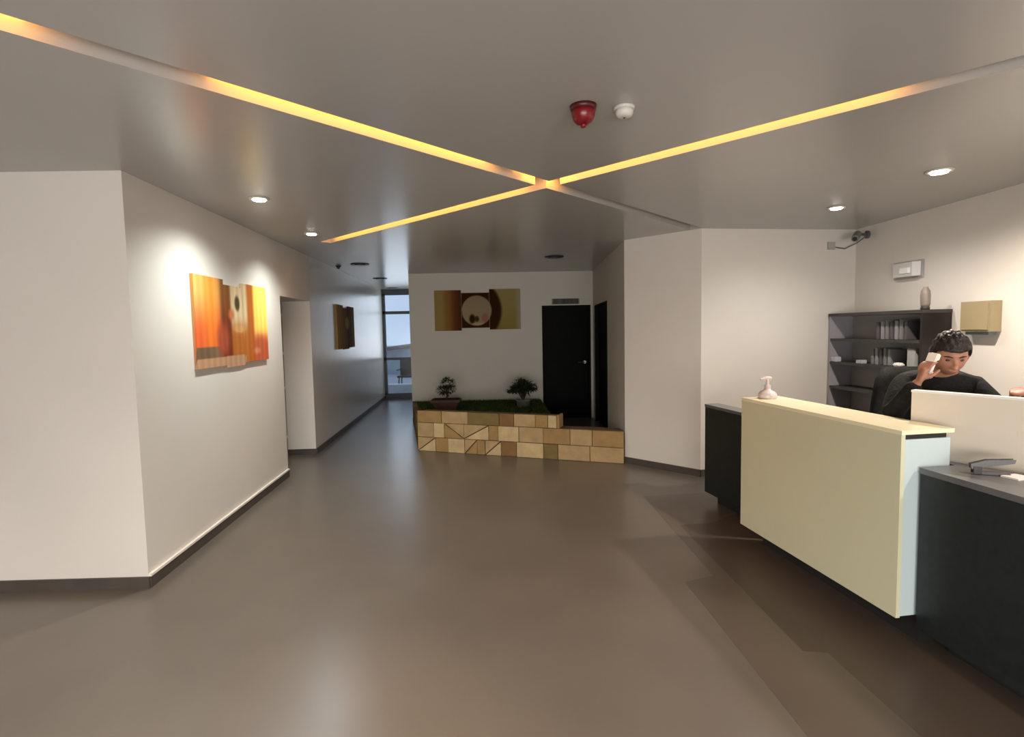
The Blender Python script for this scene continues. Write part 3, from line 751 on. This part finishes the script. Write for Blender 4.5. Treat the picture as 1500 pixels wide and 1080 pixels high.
for s in (-1, 1):
    obj('armrest', tube(bmesh.new(), [(cx+s*.23, cy, .46), (cx+s*.28, cy, .50), (cx+s*.28, cy-.02, .67), (cx+s*.28, cy+.15, .68)], .02), DARKP, oc)

# ------------------------------------------------------------------ receptionist
def skin_mesh(verts, edges, radii, sub=2):
    me = bpy.data.meshes.new('s'); me.from_pydata([tuple(v) for v in verts], edges, [])
    o = bpy.data.objects.new('s', me); C.objects.link(o)
    md = o.modifiers.new('skin', 'SKIN')
    for i, r in enumerate(radii):
        r = r if isinstance(r, tuple) else (r, r)
        me.skin_vertices[0].data[i].radius = r
        me.skin_vertices[0].data[i].use_root = (i == 0)
    md.use_smooth_shade = True
    if sub:
        m2 = o.modifiers.new('sub', 'SUBSURF'); m2.levels = sub; m2.render_levels = sub
    bake(o); me2 = o.data; bpy.data.objects.remove(o)
    return me2
def add_mesh(bm, me, mx=None):
    k = len(bm.verts); bm.from_mesh(me); bm.verts.ensure_lookup_table()
    if mx: bmesh.ops.transform(bm, matrix=mx, verts=bm.verts[k:])
def remesh(bm, name, m, parent, vox, smooth=4):
    o = obj(name, bm, m, parent)
    md = o.modifiers.new('r', 'REMESH'); md.mode = 'VOXEL'; md.voxel_size = vox; md.use_smooth_shade = True
    if smooth:
        ms = o.modifiers.new('s', 'SMOOTH'); ms.iterations = smooth; ms.factor = .5
    bake(o)
    if not o.data.materials: o.data.materials.append(m)
    return o
pel = Vector((2.62, 3.42, .88)); ch = Vector((2.52, 3.24, 1.12)); nb_ = Vector((2.48, 3.14, 1.29)); hd_ = Vector((2.435, 3.03, 1.415))
shR = Vector((2.31, 3.20, 1.255)); elR = Vector((2.135, 3.06, 1.07)); wrR = Vector((2.215, 2.955, 1.285))
shL = Vector((2.60, 3.07, 1.235)); elL = Vector((2.655, 2.87, 1.06)); wrL = Vector((2.585, 2.76, 1.245))
hipR, hipL = Vector((2.54, 3.43, .84)), Vector((2.70, 3.40, .84))
knR, knL = Vector((2.52, 3.40, .46)), Vector((2.72, 3.36, .46))
anR, anL = Vector((2.52, 3.46, .08)), Vector((2.72, 3.42, .08))
V = [pel, ch, nb_, hd_-Vector((-.01, -.02, .05)), shR, elR, wrR, shL, elL, wrL, hipR, knR, anR, hipL, knL, anL]
E_ = [(0, 1), (1, 2), (2, 3), (2, 4), (4, 5), (5, 6), (2, 7), (7, 8), (8, 9), (0, 10), (10, 11), (11, 12), (0, 13), (13, 14), (14, 15)]
R_ = [(.12, .09), (.125, .09), .052, .050, .044, .034, .026, .044, .034, .026, .080, .055, .036, .080, .055, .036]
bm = bmesh.new()
add_mesh(bm, skin_mesh(V, E_, R_))
# head: built facing -Y at the origin, then turned down and to the side
HM = Matrix.Translation(hd_) @ Matrix.Rotation(math.radians(-22), 4, 'Z') @ Matrix.Rotation(math.radians(22), 4, 'X')
hb_ = bmesh.new(); bmesh.ops.create_uvsphere(hb_, u_segments=40, v_segments=30, radius=1)
for v in hb_.verts:
    x, y, z = v.co
    sx = .076; sy = .095
    if z < 0: sx *= 1-.30*z*z*1.2; 
    if z < 0 and y > 0: y *= 1-.35*(-z)
    v.co = Vector((x*sx, y*sy, z*.116))
    if y < -.3:
        c = v.co
        for ex in (-.030, .030):           # eye sockets
            dd2 = (c.x-ex)**2+(c.z-.004)**2
            c.y += .010*math.exp(-dd2/.00022)
        c.y -= .004*math.exp(-((c.z-.028)**2)/.00012)*(abs(c.x) < .055)
        c.y -= .006*math.exp(-((c.x)**2+(c.z+.085)**2)/.0005)
for pts, rr in (([(0, -.088, .012), (0, -.104, -.012), (0, -.112, -.030), (0, -.094, -.036)], [.008, .010, .013, .009]),):
    tube(hb_, pts, rr, 10)
for s in (-1, 1):
    bmesh.ops.create_uvsphere(hb_, u_segments=12, v_segments=10, radius=1, matrix=Matrix.Translation((s*.078, .005, -.008)) @ Matrix.Rotation(s*.3, 4, 'Z') @ Matrix.Diagonal((.010, .020, .032, 1)))
    bmesh.ops.create_uvsphere(hb_, u_segments=12, v_segments=8, radius=1, matrix=Matrix.Translation((s*.012, -.099, -.034)) @ Matrix.Diagonal((.009, .009, .008, 1)))
for z in (-.058, -.068):
    bmesh.ops.create_uvsphere(hb_, u_segments=14, v_segments=8, radius=1, matrix=Matrix.Translation((0, -.084, z)) @ Matrix.Diagonal((.024, .010, .006, 1)))
me = bpy.data.meshes.new('h'); hb_.to_mesh(me); hb_.free(); add_mesh(bm, me, HM)
# hands
def hand(bm, wrist, direction, palm_normal, curl, side):
    d = Vector(direction).normalized(); n = Vector(palm_normal); n = (n-d*n.dot(d)).normalized(); s = d.cross(n)*side
    w0 = Vector(wrist)
    add_mesh(bm, skin_mesh([w0-d*.02, w0+d*.03, w0+d*.075], [(0, 1), (1, 2)], [(.026, .018), (.034, .016), (.038, .014)], 2))
    for s1 in (-.026, -.009, .009, .026):
        L = {-.026: .070, -.009: .078, .009: .072, .026: .056}[s1]
        p = w0+d*.07+s*s1; pts = [w0+d*.045+s*s1*.8, p]; a = 0
        for f in (.42, .32, .26):
            a += curl; dr2 = d*math.cos(a)+n*math.sin(a); pts.append(pts[-1]+dr2*L*f)
        add_mesh(bm, skin_mesh(pts, [(i, i+1) for i in range(len(pts)-1)], [.009, .0095, .009, .0085, .007], 1))
    b0 = w0+d*.012-s*.020
    pts = [b0, b0-s*.022+d*.022+n*.008, b0-s*.036+d*.048+n*.022, b0-s*.036+d*.070+n*.036]
    add_mesh(bm, skin_mesh(pts, [(0, 1), (1, 2), (2, 3)], [.012, .012, .010, .008], 1))
hand(bm, wrR, Vector((.035, -.01, .12)), Vector((1, .35, -.1)), .45, 1)
hand(bm, wrL, Vector((-.11, -.09, .012)), Vector((.2, -.1, -1)), .30, -1)
# feet
for an in (anR, anL):
    add_mesh(bm, skin_mesh([an+Vector((0, .03, -.03)), an+Vector((0, -.06, -.04)), an+Vector((0, -.15, -.05))], [(0, 1), (1, 2)], [.035, (.04, .03), (.038, .022)], 2))
pr = tag(bpy.data.objects.new('person', None), 'dark-haired person in a black jacket behind the reception screen, phone at the ear', 'person')
C.objects.link(pr); pr.location = (2.62, 3.42, 0); pr.matrix_world = Matrix.Translation((2.62, 3.42, 0))
body = remesh(bm, 'body', SKIN, pr, .0065, 3)
# eyes and brows, mouth line
EYE = mat('eye_dark', (.03, .02, .015), .2, .5, noise=.1)
for s in (-1, 1):
    ey = bmesh.new()
    bmesh.ops.create_uvsphere(ey, u_segments=12, v_segments=8, radius=1, matrix=HM @ Matrix.Translation((s*.030, -.078, .003)) @ Matrix.Diagonal((.012, .008, .0065, 1)))
    obj('eye', ey, EYE, pr, smooth=True)
    ey = tube(bmesh.new(), [HM @ Vector((s*.014, -.094, .024)), HM @ Vector((s*.032, -.090, .029)), HM @ Vector((s*.050, -.076, .024))], [.003, .004, .002], 6)
    obj('eyebrow', ey, HAIR, pr)
ey = bmesh.new(); bmesh.ops.create_uvsphere(ey, u_segments=14, v_segments=8, radius=1, matrix=HM @ Matrix.Translation((0, -.090, -.063)) @ Matrix.Diagonal((.023, .006, .004, 1)))
obj('lips', ey, mat('lips', (.24, .09, .07), .5, .4, noise=.1), pr, smooth=True)
# hair: shell over the skull with a fringe, short nape
hr = bmesh.new(); bmesh.ops.create_uvsphere(hr, u_segments=48, v_segments=32, radius=1)
dele = []
for v in hr.verts:
    x, y, z = v.co
    cut = .38 if y < -.55 else (.38-(y+.55)*1.35 if y < .1 else -.50)
    wv = 1+.035*math.sin(x*19+z*9)+.03*math.sin(y*23-x*7)
    v.co = Vector((x*.091*wv, y*.110*wv+.004, z*.134*wv+.004))
    if z < cut: dele.append(v)
bmesh.ops.delete(hr, geom=dele, context='VERTS')
bmesh.ops.transform(hr, matrix=HM, verts=hr.verts)
ho = obj('hair', hr, HAIR, pr, smooth=True)
md = ho.modifiers.new('t', 'SOLIDIFY'); md.thickness = .022; md.offset = -1
bake(ho)
# jacket, trousers, shoes
bm = bmesh.new()
up_ = (wrR-elR).normalized(); ul_ = (wrL-elL).normalized()
add_mesh(bm, skin_mesh([pel+Vector((0, 0, -.02)), ch, nb_-Vector((0, 0, .01)), nb_+Vector((-.006, -.012, .025)), shR, elR, wrR-up_*.01, shL, elL, wrL-ul_*.01],
    [(0, 1), (1, 2), (2, 3), (2, 4), (4, 5), (5, 6), (2, 7), (7, 8), (8, 9)],
    [(.155, .13), (.165, .125), .078, .068, .076, .058, .044, .074, .056, .042], 2))
jk = remesh(bm, 'jacket', CLOTH, pr, .010, 4)
bm = bmesh.new()
add_mesh(bm, skin_mesh([pel, hipR, knR, anR+Vector((0, 0, .02)), hipL, knL, anL+Vector((0, 0, .02))], [(0, 1), (1, 2), (2, 3), (0, 4), (4, 5), (5, 6)],
    [(.135, .115), .100, .073, .056, .100, .073, .056], 2))
remesh(bm, 'trousers', TROUS, pr, .012, 3)
for an in (anR, anL):
    bm = bmesh.new(); add_mesh(bm, skin_mesh([an+Vector((0, .035, -.03)), an+Vector((0, -.06, -.035)), an+Vector((0, -.17, -.045))], [(0, 1), (1, 2)], [.048, (.052, .042), (.048, .032)], 2))
    for v in bm.verts: v.co.z = max(v.co.z, .001)
    obj('shoe', bm, DARKP, pr, smooth=True)
# white phone at the ear
ph = thing('phone_handset', "white phone handset held to the person's ear", 'phone', (2.30, 2.96, 1.38))
d = Vector((.035, -.01, .12)).normalized()
pc_ = wrR+d*.085+Vector((.028, .008, 0))
ax = d; sdv = ax.cross(Vector((1, .35, 0)).normalized()).normalized(); nrm = sdv.cross(ax)
MP = Matrix((sdv, ax, nrm)).transposed().to_4x4(); MP.translation = pc_
PHW = mat('phone_white', (.85, .80, .74), .4, .5, noise=.03)
bm = B((0, 0, 0), (.052, .13, .016)); bmesh.ops.transform(bm, matrix=MP, verts=bm.verts)
obj('phone_body', bm, PHW, ph, bevel=.004)
for s in (-1, 1):
    bm = B((0, s*.050, .016), (.050, .038, .020)); bmesh.ops.transform(bm, matrix=MP, verts=bm.verts)
    obj('earpiece' if s > 0 else 'mouthpiece', bm, PHW, ph, bevel=.005)
